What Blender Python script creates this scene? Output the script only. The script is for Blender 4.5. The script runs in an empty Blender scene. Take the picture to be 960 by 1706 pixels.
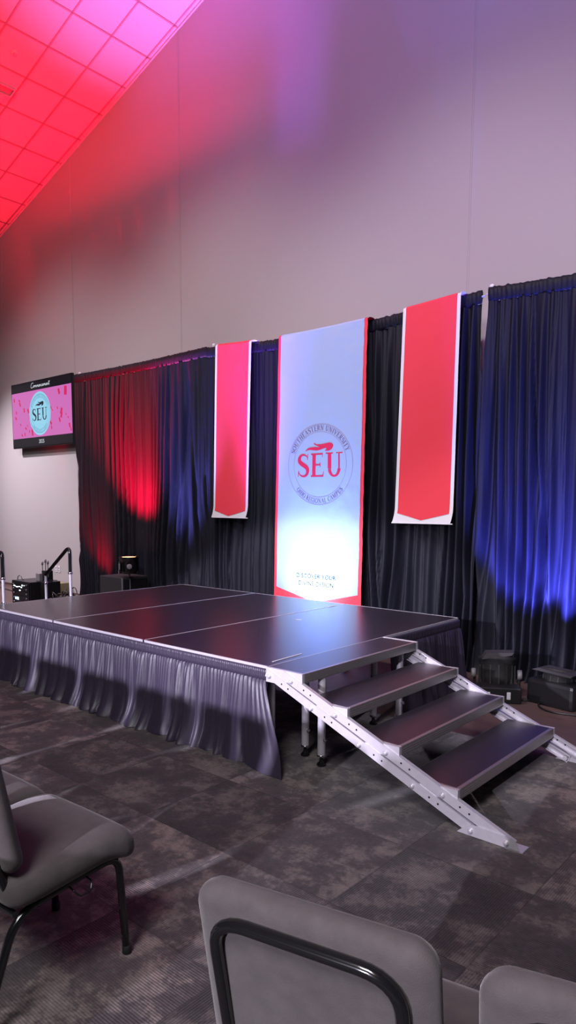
import bpy, bmesh, math, random
from mathutils import Vector, Matrix, noise
from math import sin, cos, pi, radians, sqrt, atan2, floor

random.seed(7)
scene = bpy.context.scene
col = scene.collection
H = 0.61            # stage deck height; floor is z = 0
AW = 1.2192         # deck width
DD = 2.4384         # deck depth
WY = 3.52           # back wall plane
CY = 3.08           # drape plane
BY = 2.955          # banner plane

# ------------------------------------------------------------------ materials
def mat(name, color=(.5, .5, .5), rough=.6, metal=0., spec=.5, noise_amt=0., noise_scale=20., bump=0., bump_scale=60.,
        emit=None, emit_strength=0., sheen=0., aniso=None):
    m = bpy.data.materials.new(name); m.use_nodes = True
    nt = m.node_tree; b = nt.nodes['Principled BSDF']
    b.inputs['Base Color'].default_value = (*color, 1); b.inputs['Roughness'].default_value = rough
    b.inputs['Metallic'].default_value = metal; b.inputs['Specular IOR Level'].default_value = spec
    if sheen:
        b.inputs['Sheen Weight'].default_value = sheen; b.inputs['Sheen Roughness'].default_value = .4
    if emit:
        b.inputs['Emission Color'].default_value = (*emit, 1); b.inputs['Emission Strength'].default_value = emit_strength
    tc = nt.nodes.new('ShaderNodeTexCoord')
    if noise_amt:
        n = nt.nodes.new('ShaderNodeTexNoise'); n.inputs['Scale'].default_value = noise_scale; n.inputs['Detail'].default_value = 5
        nt.links.new(tc.outputs['Object'], n.inputs['Vector'])
        r = nt.nodes.new('ShaderNodeMix'); r.data_type = 'RGBA'
        r.inputs['A'].default_value = (*[c * (1 - noise_amt) for c in color], 1)
        r.inputs['B'].default_value = (*[min(1, c * (1 + noise_amt)) for c in color], 1)
        nt.links.new(n.outputs['Fac'], r.inputs['Factor']); nt.links.new(r.outputs['Result'], b.inputs['Base Color'])
    if bump:
        n = nt.nodes.new('ShaderNodeTexNoise'); n.inputs['Scale'].default_value = bump_scale; n.inputs['Detail'].default_value = 4
        nt.links.new(tc.outputs['Object'], n.inputs['Vector'])
        bp = nt.nodes.new('ShaderNodeBump'); bp.inputs['Strength'].default_value = bump; bp.inputs['Distance'].default_value = .01
        nt.links.new(n.outputs['Fac'], bp.inputs['Height']); nt.links.new(bp.outputs['Normal'], b.inputs['Normal'])
    return m

def emission(name, color, strength):
    m = bpy.data.materials.new(name); m.use_nodes = True
    b = m.node_tree.nodes['Principled BSDF']
    b.inputs['Base Color'].default_value = (0.01, 0.01, 0.01, 1); b.inputs['Roughness'].default_value = .35
    b.inputs['Emission Color'].default_value = (*color, 1); b.inputs['Emission Strength'].default_value = strength
    return m

def srgb(r, g, b):
    f = lambda c: (c / 255 / 12.92) if c / 255 <= .04045 else ((c / 255 + .055) / 1.055) ** 2.4
    return (f(r), f(g), f(b))

M = {}
M['wall'] = mat('wall_paint', (.40, .375, .375), .75, bump=.05, bump_scale=250)
M['ceiling'] = mat('ceiling_tile', (.46, .43, .43), .85, noise_amt=.03, noise_scale=2.2, bump=.25, bump_scale=180)
M['tbar_shaded'] = mat('ceiling_tee_shaded', (.20, .18, .19), .6)  # recess shade along the grid lines painted in as darker grey
M['drape'] = mat('black_drape', (.0078, .0082, .0150), .60, spec=.22, bump=.10, bump_scale=350)
M['skirt'] = mat('black_skirt', (.036, .028, .052), .42, spec=.45, sheen=.06, bump=.08, bump_scale=160)
M['red'] = mat('banner_red', (.83, .055, .085), .7, spec=.25, bump=.06, bump_scale=18)
M['white'] = mat('banner_white', (.78, .77, .80), .7, spec=.25, bump=.06, bump_scale=18)
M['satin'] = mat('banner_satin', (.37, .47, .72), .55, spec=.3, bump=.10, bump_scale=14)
M['print_red'] = mat('print_red', (.72, .028, .10), .7, spec=.2)
M['print_grey'] = mat('print_grey', (.20, .13, .26), .7, spec=.2)
M['print_pale'] = mat('print_pale', (.36, .30, .46), .7, spec=.2)
M['print_soft'] = mat('print_soft', (.028, .026, .032), .7, spec=.2)
M['alu'] = mat('aluminium', (.60, .575, .63), .36, metal=.35, noise_amt=.10, noise_scale=30, bump=.05, bump_scale=90)
M['alu_dark'] = mat('brushed_aluminium', (.40, .38, .38), .42, metal=.8, noise_amt=.15, noise_scale=60)
M['chrome'] = mat('chrome', (.80, .80, .84), .16, metal=1.)
M['deck'] = mat('deck_black', (.020, .017, .024), .30, spec=.75, noise_amt=.25, noise_scale=6, bump=.04, bump_scale=140)
M['tape'] = mat('white_tape', (.75, .75, .78), .6)
M['black_plastic'] = mat('black_plastic', (.012, .012, .014), .38)
M['black_metal'] = mat('black_enamel', (.008, .008, .009), .16, spec=.7)
M['rubber'] = mat('black_rubber', (.01, .01, .01), .7)
M['chair'] = mat('chair_fabric', (.105, .092, .092), .92, spec=.15, noise_amt=.30, noise_scale=22, bump=.25, bump_scale=420, sheen=.30)
M['grey_plastic'] = mat('grey_plastic', (.22, .21, .22), .5)
M['speaker'] = mat('speaker_paint', (.03, .028, .032), .65, bump=.2, bump_scale=220)
M['khaki'] = mat('khaki_panel', (.23, .21, .12), .6)
M['outlet'] = mat('outlet_plate', (.74, .74, .80), .4)
M['base'] = mat('baseboard', (.09, .06, .05), .5)
M['bezel'] = mat('tv_bezel', (.006, .006, .008), .3)
M['lens_red'] = emission('lens_warm', (1., .30, .10), 14)
M['lens_dim'] = mat('lens_glass', (.25, .27, .33), .15, spec=.8)
M['led_white'] = emission('led_white', (.75, .9, 1.), 6)
M['led_blue'] = emission('led_blue', (.15, .4, 1.), 8)
M['tv_black'] = emission('screen_black', (.006, .006, .012), .6)
M['tv_pink'] = emission('screen_pink', srgb(212, 112, 190), .92)
M['tv_red'] = emission('screen_red', srgb(222, 40, 104), .9)
M['tv_cyan'] = emission('screen_cyan', srgb(150, 214, 240), .95)
M['tv_ring'] = emission('screen_ring', srgb(92, 150, 186), .9)
M['tv_dark'] = emission('screen_dark', srgb(12, 26, 48), .9)
M['tv_text'] = emission('screen_text', srgb(215, 225, 235), .9)
M['dark_hole'] = mat('dark_hole', (.004, .004, .004), .9)
M['tread'] = mat('tread_black', (.030, .024, .032), .34, spec=.7)

def tread_bump(m, scale):
    nt = m.node_tree; b = nt.nodes['Principled BSDF']
    tc = nt.nodes.new('ShaderNodeTexCoord'); v = nt.nodes.new('ShaderNodeTexVoronoi'); v.inputs['Scale'].default_value = scale
    v.inputs['Randomness'].default_value = .0
    nt.links.new(tc.outputs['Object'], v.inputs['Vector'])
    bp = nt.nodes.new('ShaderNodeBump'); bp.inputs['Strength'].default_value = .25; bp.inputs['Distance'].default_value = .002
    nt.links.new(v.outputs['Distance'], bp.inputs['Height']); nt.links.new(bp.outputs['Normal'], b.inputs['Normal'])
tread_bump(M['tread'], 110)

def N(nt, t, **kw):
    n = nt.nodes.new(t)
    for k, v in kw.items(): setattr(n, k, v)
    return n
def mth(nt, op, a, b=None, c=None):
    n = nt.nodes.new('ShaderNodeMath'); n.operation = op
    for i, v in enumerate((a, b, c)):
        if v is None: continue
        if isinstance(v, (int, float)): n.inputs[i].default_value = v
        else: nt.links.new(v, n.inputs[i])
    return n.outputs[0]
def mixc(nt, f, a, b):
    n = nt.nodes.new('ShaderNodeMix'); n.data_type = 'RGBA'
    for key, v in (('Factor', f), ('A', a), ('B', b)):
        if isinstance(v, (int, float)): n.inputs[key].default_value = v
        elif isinstance(v, tuple): n.inputs[key].default_value = (*v, 1)
        else: nt.links.new(v, n.inputs[key])
    return n.outputs['Result']

def carpet():
    m = bpy.data.materials.new('carpet_tiles'); m.use_nodes = True
    nt = m.node_tree; b = nt.nodes['Principled BSDF']; L = nt.links
    b.inputs['Roughness'].default_value = .95; b.inputs['Specular IOR Level'].default_value = .1
    b.inputs['Sheen Weight'].default_value = .15
    tc = N(nt, 'ShaderNodeTexCoord'); sp = N(nt, 'ShaderNodeSeparateXYZ'); L.new(tc.outputs['Object'], sp.inputs[0])
    T = .597
    tx = mth(nt, 'DIVIDE', mth(nt, 'SUBTRACT', sp.outputs[0], 5.445), T); ty = mth(nt, 'DIVIDE', mth(nt, 'ADD', sp.outputs[1], .333), T)
    ix = mth(nt, 'FLOOR', tx); iy = mth(nt, 'FLOOR', ty)
    fx = mth(nt, 'SUBTRACT', tx, ix); fy = mth(nt, 'SUBTRACT', ty, iy)
    cmb = N(nt, 'ShaderNodeCombineXYZ'); L.new(ix, cmb.inputs[0]); L.new(iy, cmb.inputs[1])
    wn = N(nt, 'ShaderNodeTexWhiteNoise'); wn.noise_dimensions = '3D'; L.new(cmb.outputs[0], wn.inputs['Vector'])
    # offset of the pattern per tile
    va = N(nt, 'ShaderNodeVectorMath', operation='MULTIPLY_ADD'); L.new(wn.outputs['Color'], va.inputs[0]); va.inputs[1].default_value = (9, 9, 9)
    L.new(tc.outputs['Object'], va.inputs[2])
    n1 = N(nt, 'ShaderNodeTexNoise'); n1.inputs['Scale'].default_value = 3.6; n1.inputs['Detail'].default_value = 11; n1.inputs['Roughness'].default_value = .76
    L.new(va.outputs[0], n1.inputs['Vector'])
    n2 = N(nt, 'ShaderNodeTexNoise'); n2.inputs['Scale'].default_value = 55; n2.inputs['Detail'].default_value = 3; L.new(tc.outputs['Object'], n2.inputs['Vector'])
    cr = N(nt, 'ShaderNodeValToRGB'); L.new(n1.outputs['Fac'], cr.inputs[0])
    e = cr.color_ramp.elements
    e[0].position = .36; e[0].color = (.040, .035, .037, 1); e[1].position = .68; e[1].color = (.20, .175, .158, 1)
    k = cr.color_ramp.elements.new(.50); k.color = (.066, .057, .058, 1)
    k = cr.color_ramp.elements.new(.56); k.color = (.135, .118, .108, 1)
    tint = mixc(nt, wn.outputs['Value'], (.72, .72, .74), (1.42, 1.36, 1.38))
    mul = N(nt, 'ShaderNodeMix', data_type='RGBA', blend_type='MULTIPLY'); mul.inputs['Factor'].default_value = 1
    L.new(cr.outputs[0], mul.inputs['A']); L.new(tint, mul.inputs['B'])
    # ribs, quarter turned from tile to tile
    par = mth(nt, 'MODULO', mth(nt, 'ADD', mth(nt, 'ADD', ix, iy), 100), 2)
    par = mth(nt, 'GREATER_THAN', par, .5)
    rx = mth(nt, 'SINE', mth(nt, 'MULTIPLY', sp.outputs[0], 2 * pi / .0100)); ry = mth(nt, 'SINE', mth(nt, 'MULTIPLY', sp.outputs[1], 2 * pi / .0100))
    mxr = N(nt, 'ShaderNodeMix'); L.new(par, mxr.inputs[0]); L.new(rx, mxr.inputs[2]); L.new(ry, mxr.inputs[3])
    rib = mth(nt, 'MULTIPLY_ADD', mxr.outputs[0], .5, .5)
    f2 = mth(nt, 'MULTIPLY_ADD', n2.outputs['Fac'], .7, .65)
    f3 = mth(nt, 'MULTIPLY_ADD', rib, .40, .80)
    ff = mth(nt, 'MULTIPLY', f2, f3)
    # joints
    ed = mth(nt, 'MINIMUM', mth(nt, 'MINIMUM', fx, mth(nt, 'SUBTRACT', 1, fx)), mth(nt, 'MINIMUM', fy, mth(nt, 'SUBTRACT', 1, fy)))
    jn = mth(nt, 'LESS_THAN', ed, .006)
    ff = mth(nt, 'MULTIPLY', ff, mth(nt, 'MULTIPLY_ADD', jn, -.35, 1))
    vm = N(nt, 'ShaderNodeVectorMath', operation='SCALE'); L.new(mul.outputs['Result'], vm.inputs[0]); L.new(ff, vm.inputs['Scale'])
    L.new(vm.outputs[0], b.inputs['Base Color'])
    hb = mth(nt, 'MULTIPLY_ADD', n2.outputs['Fac'], .6, mth(nt, 'MULTIPLY', rib, .6))
    bp = N(nt, 'ShaderNodeBump'); bp.inputs['Strength'].default_value = .5; bp.inputs['Distance'].default_value = .004
    L.new(hb, bp.inputs['Height']); L.new(bp.outputs[0], b.inputs['Normal'])
    return m
M['carpet'] = carpet()

def wood():
    m = bpy.data.materials.new('plank_floor'); m.use_nodes = True
    nt = m.node_tree; b = nt.nodes['Principled BSDF']; L = nt.links
    b.inputs['Roughness'].default_value = .5
    tc = N(nt, 'ShaderNodeTexCoord'); sp = N(nt, 'ShaderNodeSeparateXYZ'); L.new(tc.outputs['Object'], sp.inputs[0])
    py = mth(nt, 'DIVIDE', sp.outputs[1], .15); iy = mth(nt, 'FLOOR', py); fy = mth(nt, 'SUBTRACT', py, iy)
    cmb = N(nt, 'ShaderNodeCombineXYZ'); L.new(iy, cmb.inputs[0])
    wn = N(nt, 'ShaderNodeTexWhiteNoise'); L.new(cmb.outputs[0], wn.inputs['Vector'])
    mp = N(nt, 'ShaderNodeMapping'); mp.inputs['Scale'].default_value = (1.5, 26, 1); L.new(tc.outputs['Object'], mp.inputs[0])
    n = N(nt, 'ShaderNodeTexNoise'); n.inputs['Scale'].default_value = 2.5; n.inputs['Detail'].default_value = 6; L.new(mp.outputs[0], n.inputs['Vector'])
    c = mixc(nt, n.outputs['Fac'], (.055, .034, .030), (.17, .11, .095))
    c2 = mixc(nt, mth(nt, 'MULTIPLY', wn.outputs['Value'], .45), c, (.05, .032, .03))
    jn = mth(nt, 'LESS_THAN', fy, .03)
    c3 = mixc(nt, mth(nt, 'MULTIPLY', jn, .7), c2, (.015, .01, .01))
    L.new(c3, b.inputs['Base Color'])
    return m
M['wood'] = wood()

# ------------------------------------------------------------------ mesh builder
class MB:
    def __init__(s): s.v = []; s.f = []; s.sm = []
    def add(s, vs, fs, smooth=False):
        o = len(s.v); s.v += [tuple(v) for v in vs]
        for f in fs: s.f.append(tuple(i + o for i in f)); s.sm.append(smooth)
        return s
    def box(s, x0, x1, y0, y1, z0, z1, bev=0.):
        if bev <= 0:
            vs = [(x, y, z) for z in (z0, z1) for y in (y0, y1) for x in (x0, x1)]
            return s.add(vs, [(0, 2, 3, 1), (4, 5, 7, 6), (0, 1, 5, 4), (2, 6, 7, 3), (0, 4, 6, 2), (1, 3, 7, 5)])
        bm = bmesh.new(); bmesh.ops.create_cube(bm, size=1)
        for v in bm.verts: v.co = Vector(((x0 + x1) / 2 + v.co.x * (x1 - x0), (y0 + y1) / 2 + v.co.y * (y1 - y0), (z0 + z1) / 2 + v.co.z * (z1 - z0)))
        bmesh.ops.bevel(bm, geom=list(bm.edges), offset=bev, segments=2, affect='EDGES', profile=.6)
        s.bm(bm); return s
    def bm(s, bm, smooth=False):
        bm.verts.index_update()
        s.add([v.co.copy() for v in bm.verts], [[v.index for v in f.verts] for f in bm.faces], smooth); bm.free(); return s
    def tube(s, pts, r, n=10, cap=True, closed=False, rs=None):
        pts = [Vector(p) for p in pts]; rings = []; m = len(pts)
        up = None
        for i, p in enumerate(pts):
            a = pts[i - 1] if (i > 0 or closed) else p; b = pts[(i + 1) % m] if (i < m - 1 or closed) else p
            t = (b - a).normalized()
            if up is None:
                up = t.orthogonal().normalized()
            up = (up - t * up.dot(t))
            if up.length < 1e-6: up = t.orthogonal()
            up.normalize(); w = t.cross(up)
            rr = rs[i] if rs else r
            rings.append([p + (up * cos(2 * pi * k / n) + w * sin(2 * pi * k / n)) * rr for k in range(n)])
        vs = [v for rg in rings for v in rg]; fs = []
        for i in range(m if closed else m - 1):
            j = (i + 1) % m
            for k in range(n): fs.append((i * n + k, i * n + (k + 1) % n, j * n + (k + 1) % n, j * n + k))
        s.add(vs, fs, True)
        if cap and not closed:
            s.add(rings[0], [tuple(range(n))[::-1]]); s.add(rings[-1], [tuple(range(n))])
        return s
    def lathe(s, prof, c=(0, 0, 0), axis='z', n=24, smooth=True):
        vs = []; fs = []
        for (r, h) in prof:
            for k in range(n):
                a = 2 * pi * k / n; p = (r * cos(a), r * sin(a), h)
                if axis == 'y': p = (p[0], p[2], p[1])
                if axis == 'x': p = (p[2], p[0], p[1])
                vs.append((p[0] + c[0], p[1] + c[1], p[2] + c[2]))
        for i in range(len(prof) - 1):
            for k in range(n): fs.append((i * n + k, i * n + (k + 1) % n, (i + 1) * n + (k + 1) % n, (i + 1) * n + k))
        fs.append(tuple(range(n))[::-1]); fs.append(tuple(range((len(prof) - 1) * n, len(prof) * n)))
        return s.add(vs, fs, smooth)
    def prism(s, poly, axis, a, b):
        """poly: 2D outline; axis: the third axis it is pushed along from a to b."""
        def P(p, h):
            return {'x': (h, p[0], p[1]), 'y': (p[0], h, p[1]), 'z': (p[0], p[1], h)}[axis]
        n = len(poly); vs = [P(p, a) for p in poly] + [P(p, b) for p in poly]
        fs = [tuple(range(n))[::-1], tuple(range(n, 2 * n))] + [(i, (i + 1) % n, n + (i + 1) % n, n + i) for i in range(n)]
        return s.add(vs, fs)
    def xf(s, mtx):
        s.v = [tuple(mtx @ Vector(v)) for v in s.v]; return s
    def build(s, name, m, parent=None, fix=True):
        me = bpy.data.meshes.new(name); me.from_pydata(s.v, [], s.f); me.update()
        me.polygons.foreach_set('use_smooth', s.sm)
        if fix:
            bm = bmesh.new(); bm.from_mesh(me); bmesh.ops.recalc_face_normals(bm, faces=bm.faces); bm.to_mesh(me); bm.free()
        me.materials.append(m)
        o = bpy.data.objects.new(name, me); col.objects.link(o)
        if parent:
            o.parent = parent
            o.matrix_parent_inverse = Matrix.Identity(4)
        return o

def tag(o, label=None, cat=None, group=None, kind=None):
    if label: o['label'] = label
    if cat: o['category'] = cat
    if group: o['group'] = group
    if kind: o['kind'] = kind
    return o
def thing(name, label, cat, loc=(0, 0, 0), rz=0., group=None):
    o = bpy.data.objects.new(name, None); col.objects.link(o); o.empty_display_size = .1
    o.location = loc; o.rotation_euler = (0, 0, rz)
    return tag(o, label, cat, group)
def dup(root, loc, rz=None, label=None):
    r = root.copy(); col.objects.link(r); r.location = loc
    if rz is not None: r.rotation_euler = (0, 0, rz)
    if label: r['label'] = label
    for ch in list(root.children):
        c = ch.copy(); col.objects.link(c); c.parent = r
        for g in list(ch.children):
            d = g.copy(); col.objects.link(d); d.parent = c
    return r
def arc(c, r, a0, a1, n, f):
    return [f(c[0] + r * cos(a0 + (a1 - a0) * i / n), c[1] + r * sin(a0 + (a1 - a0) * i / n)) for i in range(n + 1)]
def smooth_path(pts, it=3):
    pts = [Vector(p) for p in pts]
    for _ in range(it):
        q = [pts[0]]
        for a, b in zip(pts, pts[1:]): q += [a * .75 + b * .25, a * .25 + b * .75]
        q.append(pts[-1]); pts = q
    return pts
def fillet(pts, r, n=6):
    pts = [Vector(p) for p in pts]; out = [pts[0]]
    for a, b, c in zip(pts, pts[1:], pts[2:]):
        d1 = (a - b); d2 = (c - b); k = min(r, d1.length * .48, d2.length * .48)
        p = b + d1.normalized() * k; q = b + d2.normalized() * k
        for i in range(n + 1):
            t = i / n; out.append(p * (1 - t) ** 2 + b * 2 * t * (1 - t) + q * t * t)
    out.append(pts[-1]); return out

# ------------------------------------------------------------------ room
SL = .289; K0 = 7.598 + H
def ceil_z(x): return K0 + SL * x - .012
RX = 7.0
o = MB().add([(-14, -18, 0), (20, -18, 0), (20, 1.31, 0), (-14, 1.31, 0)], [(0, 1, 2, 3)]).build('floor', M['carpet'], fix=False); tag(o, kind='structure')
o = MB().add([(-14, 1.31, 0), (20, 1.31, 0), (20, WY, 0), (-14, WY, 0)], [(0, 1, 2, 3)]).build('floor', M['wood'], fix=False); tag(o, kind='structure')
zr = ceil_z(RX)
def ceil_r(x): return zr - SL * (x - RX)
o = MB().prism([(-14, 0), (20, 0), (20, ceil_r(20)), (RX, zr), (-14, ceil_z(-14))], 'y', WY, WY + .15).build('wall_back', M['wall']); tag(o, kind='structure')
o = MB().box(-14.15, -14, -18, WY + .15, 0, ceil_z(-14)).build('wall_left', M['wall']); tag(o, kind='structure')
nx = Vector((-SL, 0, 1)).normalized()
o = MB().prism([(-14, ceil_z(-14)), (RX, zr), (RX, zr + .12), (-14, ceil_z(-14) + .12)], 'y', -18, WY + .15).build('ceiling', M['ceiling']); tag(o, kind='structure')
ceil = o
o = MB().prism([(RX, zr), (20, ceil_r(20)), (20, ceil_r(20) + .12), (RX, zr + .12)], 'y', -18, WY + .15).build('ceiling', M['ceiling']); tag(o, kind='structure')
# tee grid under the tiles
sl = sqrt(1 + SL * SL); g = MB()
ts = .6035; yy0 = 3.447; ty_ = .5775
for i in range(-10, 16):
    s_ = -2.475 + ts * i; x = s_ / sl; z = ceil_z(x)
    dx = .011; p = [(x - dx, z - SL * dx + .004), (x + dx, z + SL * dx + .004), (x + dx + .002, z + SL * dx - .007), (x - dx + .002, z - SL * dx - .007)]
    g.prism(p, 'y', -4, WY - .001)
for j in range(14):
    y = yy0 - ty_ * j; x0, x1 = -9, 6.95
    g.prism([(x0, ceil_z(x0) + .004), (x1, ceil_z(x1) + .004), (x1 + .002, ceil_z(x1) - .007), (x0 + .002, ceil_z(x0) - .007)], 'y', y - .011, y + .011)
o = g.build('ceiling_grid', M['tbar_shaded'], ceil)
# wall angle along the ceiling edge
x0, x1 = -13.9, RX
o = MB().prism([(x0, ceil_z(x0) + .003), (x1, ceil_z(x1) + .003), (x1, ceil_z(x1) - .022), (x0, ceil_z(x0) - .022)], 'y', WY - .022, WY).build('trim_1', M['ceiling']); tag(o, kind='structure')
for i, (x, zt) in enumerate(((-3.915, 0), (-1.236, 0), (3.08, 0))):
    o = MB()
    o.box(x - .014, x - .004, WY - .003, WY + .002, .06, ceil_z(x) - .03); o.box(x + .004, x + .014, WY - .003, WY + .002, .06, ceil_z(x) - .03)
    o = o.build('trim_%d' % (i + 2), M['wall']); tag(o, kind='structure')
o = MB().box(-14, 20, WY - .012, WY, 0, .035).build('baseboard_back', M['base']); tag(o, kind='structure')

# ceiling slot diffuser and sprinkler at the left edge
t = thing('ceiling_vent', 'narrow slot vent set in the ceiling tiles at the upper left', 'vent', (0, 0, 0))
def on_ceiling(mb, s0, s1, y0, y1, d0, d1):
    x0, x1 = s0 / sl, s1 / sl; q = []
    for d in (d0, d1): q += [(x0 + nx.x * d, ceil_z(x0) + nx.z * d), (x1 + nx.x * d, ceil_z(x1) + nx.z * d)]
    mb.prism([q[0], q[1], q[3], q[2]], 'y', y0, y1)
f = MB()
on_ceiling(f, -3.335, -3.315, 1.1, 2.26, -.030, .01); on_ceiling(f, -3.48, -3.46, 1.1, 2.26, -.030, .01); on_ceiling(f, -3.46, -3.335, 2.24, 2.26, -.030, .01)
on_ceiling(f, -3.46, -3.335, 1.1, 1.12, -.030, .01)
f.build('frame', M['ceiling'], t)
f = MB(); on_ceiling(f, -3.46, -3.335, 1.12, 2.24, -.006, .004); f.build('slot', M['tbar_shaded'], t)
f = MB(); on_ceiling(f, -3.68, -3.49, 1.1, 2.17, -.028, .01); f.build('cover_panel', M['ceiling'], t)
sx = -2.69; sz = ceil_z(sx)
t = thing('sprinkler_plate', 'small round sprinkler cover plate on a ceiling tile at the upper left', 'sprinkler', (sx, 1.977, sz))
p = MB().lathe([(.005, -.016), (.035, -.016), (.042, -.010), (.045, 0), (.045, .004)], n=28); p.xf(Matrix.Rotation(-math.atan(SL), 4, 'Y')); p.build('plate', M['ceiling'], t)
p = MB().lathe([(.004, -.024), (.011, -.022), (.012, -.014)], n=16); p.xf(Matrix.Rotation(-math.atan(SL), 4, 'Y')); p.build('cap', M['tbar_shaded'], t)

# ------------------------------------------------------------------ drapes
TOPZ = 2.93 + H
def topz(x):
    """height of the sagging crossbars"""
    if x < -.23: return H + 2.912 + .0075 * (x + 1.74) ** 2
    if x < 3.497: return H + 2.840 + .0225 * (x - 1.62) ** 2
    return H + 2.880 + .0215 * (x - 5.0) ** 2
def fold_field(seed):
    rnd = random.Random(seed)
    comps = []
    for k in range(5): comps.append((rnd.uniform(.8, 1.25), rnd.uniform(0, 6.28), rnd.uniform(-.5, .5)))
    return comps
def drape_y(x, z, seed):
    """front/back position of the cloth at (x, z): pleats that merge and deepen towards the hem"""
    d = max(0., (TOPZ - .10 - z))                # distance below the rod pocket
    q = min(1., d / 2.6)
    wob = .13 * q * noise.noise((x * .9 + seed, z * .45, 1.7)) + .05 * q * noise.noise((x * 2.6, z * .8 + seed, 4.1))
    xx = x + wob
    dens = .5 + noise.noise((xx * 1.7 + seed * 3.1, 7.7, z * .12)) * 1.3
    dens = max(.12, min(1.3, dens))
    ph = 2 * pi * (xx / .118 + 1.7 * noise.noise((xx * 1.7 + seed, .2, .2)) + .50 * noise.noise((xx * 4.2, seed, .9)))
    a = sin(ph); lo = (abs(a) ** .7) * (1 if a > 0 else -1)
    fine = sin(2 * pi * (x / .047 + 1.1 * noise.noise((x * 4.1 + seed, .4, 2.2)))) 
    mid = noise.noise((xx * 7.5 + seed * 2, .8, z * .10))
    y = lo * (.010 + .085 * q ** .6) * dens
    y += fine * .0085 * (1 - .85 * q ** .4) + mid * (.016 + .046 * q)
    y += .028 * q * noise.noise((xx * 1.1, z * .35, seed + 9))
    y += .005 * noise.noise((x * 14, z * 5, seed)) * q
    c1 = max(0., 1 - abs(noise.noise((xx * 2.9 + seed * 1.7, 3.3, z * .10))) * 15)      # deep clefts between pleats
    c2 = max(0., 1 - abs(noise.noise((xx * 5.3 + seed * 2.3, 8.1, z * .16))) * 13)
    y += (.012 + .075 * q ** .5) * c1 + (.006 + .045 * q ** .5) * c2
    return .095 * math.tanh(y / .095) if y < 0 else .15 * math.tanh(y / .15)
def drape_panel(name, x0, x1, label, seed, edge0=None, edge1=None, flare=.0):
    t = thing(name, label, 'curtain', ((x0 + x1) / 2, CY, 0), 0, 'black drape panels hung in a row along the back wall')
    cx = (x0 + x1) / 2
    zs = [0.004, .02, .05, .09, .14] + [.2 + (TOPZ - .12 - .2) * i / 46 for i in range(47)]
    nxs = int((x1 - x0) / .0105)
    vs = []; fs = []
    for z in zs:
        e0 = edge0(z) if edge0 else 0; e1 = edge1(z) if edge1 else 0
        for i in range(nxs + 1):
            u = i / nxs; x = x0 + e0 + (x1 + e1 - x0 - e0) * u
            y = drape_y(x, z, seed)
            for xs_ in (-1.751, -.23, .865, 2.425, 5.025):
                k_ = max(0., 1 - abs(x - xs_) / .05)
                if k_ > 0: k_ = k_ * k_ * (3 - 2 * k_); y = y * (1 - k_) + .02 * k_
            fl = max(0., 1 - z / .5)
            y -= flare * fl ** 2 * (.6 + .6 * noise.noise((x * 3, seed, 0)))
            y -= .03 * max(0, 1 - z / .1) ** 2
            vs.append((x - cx, y, z * topz(x) / TOPZ))
    w = nxs + 1
    for j in range(len(zs) - 1):
        for i in range(nxs): fs.append((j * w + i, j * w + i + 1, (j + 1) * w + i + 1, (j + 1) * w + i))
    MB().add(vs, fs, True).build('cloth', M['drape'], t, fix=False)
    # gathered rod pocket
    vs = []; fs = []; nr = 10; n2 = int((x1 - x0) / .0085)
    for i in range(n2 + 1):
        u = i / n2
        e0 = edge0(TOPZ - .1) if edge0 else 0; e1 = edge1(TOPZ - .1) if edge1 else 0
        x = x0 + e0 + (x1 + e1 - x0 - e0) * u
        for k in range(nr):
            a = 2 * pi * k / nr
            rf = 1 + .42 * noise.noise((x * 40, cos(a) * 1.4, sin(a) * 1.4 + seed)) + .16 * sin(x * 2 * pi / .041 + 4.5 * noise.noise((x * 7, seed, 0)) + cos(a) * 1.5)
            ry = .024 * rf; rz = .062 * (1 + .10 * (rf - 1))
            ry *= .38 + .62 * (.5 + .5 * sin(a)) ** .7
            vs.append((x - cx + .008 * noise.noise((x * 20, a, seed)) * min(1, 6 * u, 6 * (1 - u)), ry * cos(a), topz(x) - .062 + rz * sin(a) + .012 * noise.noise((x * 22, seed, 3)) * max(0, sin(a))))
    for i in range(n2):
        for k in range(nr): fs.append((i * nr + k, i * nr + (k + 1) % nr, (i + 1) * nr + (k + 1) % nr, (i + 1) * nr + k))
    fs.append(tuple(range(nr))); fs.append(tuple(range(n2 * nr, (n2 + 1) * nr)))
    MB().add(vs, fs, True).build('rod_pocket', M['drape'], t)
    return t
slit = lambda z: .004 - .036 * max(0., min(1., (z - 2.75) / .55)) if z > 2.75 else .004
slit_r = lambda z: -.004 + .026 * max(0., min(1., (z - 2.75) / .55)) if z > 2.75 else -.004
drape_panel('stage_curtain', -3.24, -1.751, 'leftmost black drape panel beside the wall screen, streaked with red light', 1, edge0=lambda z: .03 - .05 * (1 - z / TOPZ) + .03 * sin(z * 1.3))
drape_panel('stage_curtain', -1.751, -.230, 'black drape panel lit red and blue, above the far left corner of the stage', 2)
drape_panel('stage_curtain', -.230, .865, 'dark blue drape panel hanging behind the left red banner', 3)
drape_panel('stage_curtain', .865, 2.425, 'black drape panel hidden mostly behind the wide white banner', 4)
drape_panel('stage_curtain', 2.425, 3.49, 'black drape panel behind the right red banner', 5, edge1=slit)
drape_panel('stage_curtain', 3.50, 5.025, 'black drape panel right of the bare pole slit, lit bright blue from below', 6, edge0=slit_r, flare=.10)
drape_panel('stage_curtain', 5.025, 6.5, 'rightmost black drape panel running out of the picture', 8, flare=.08)

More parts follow.
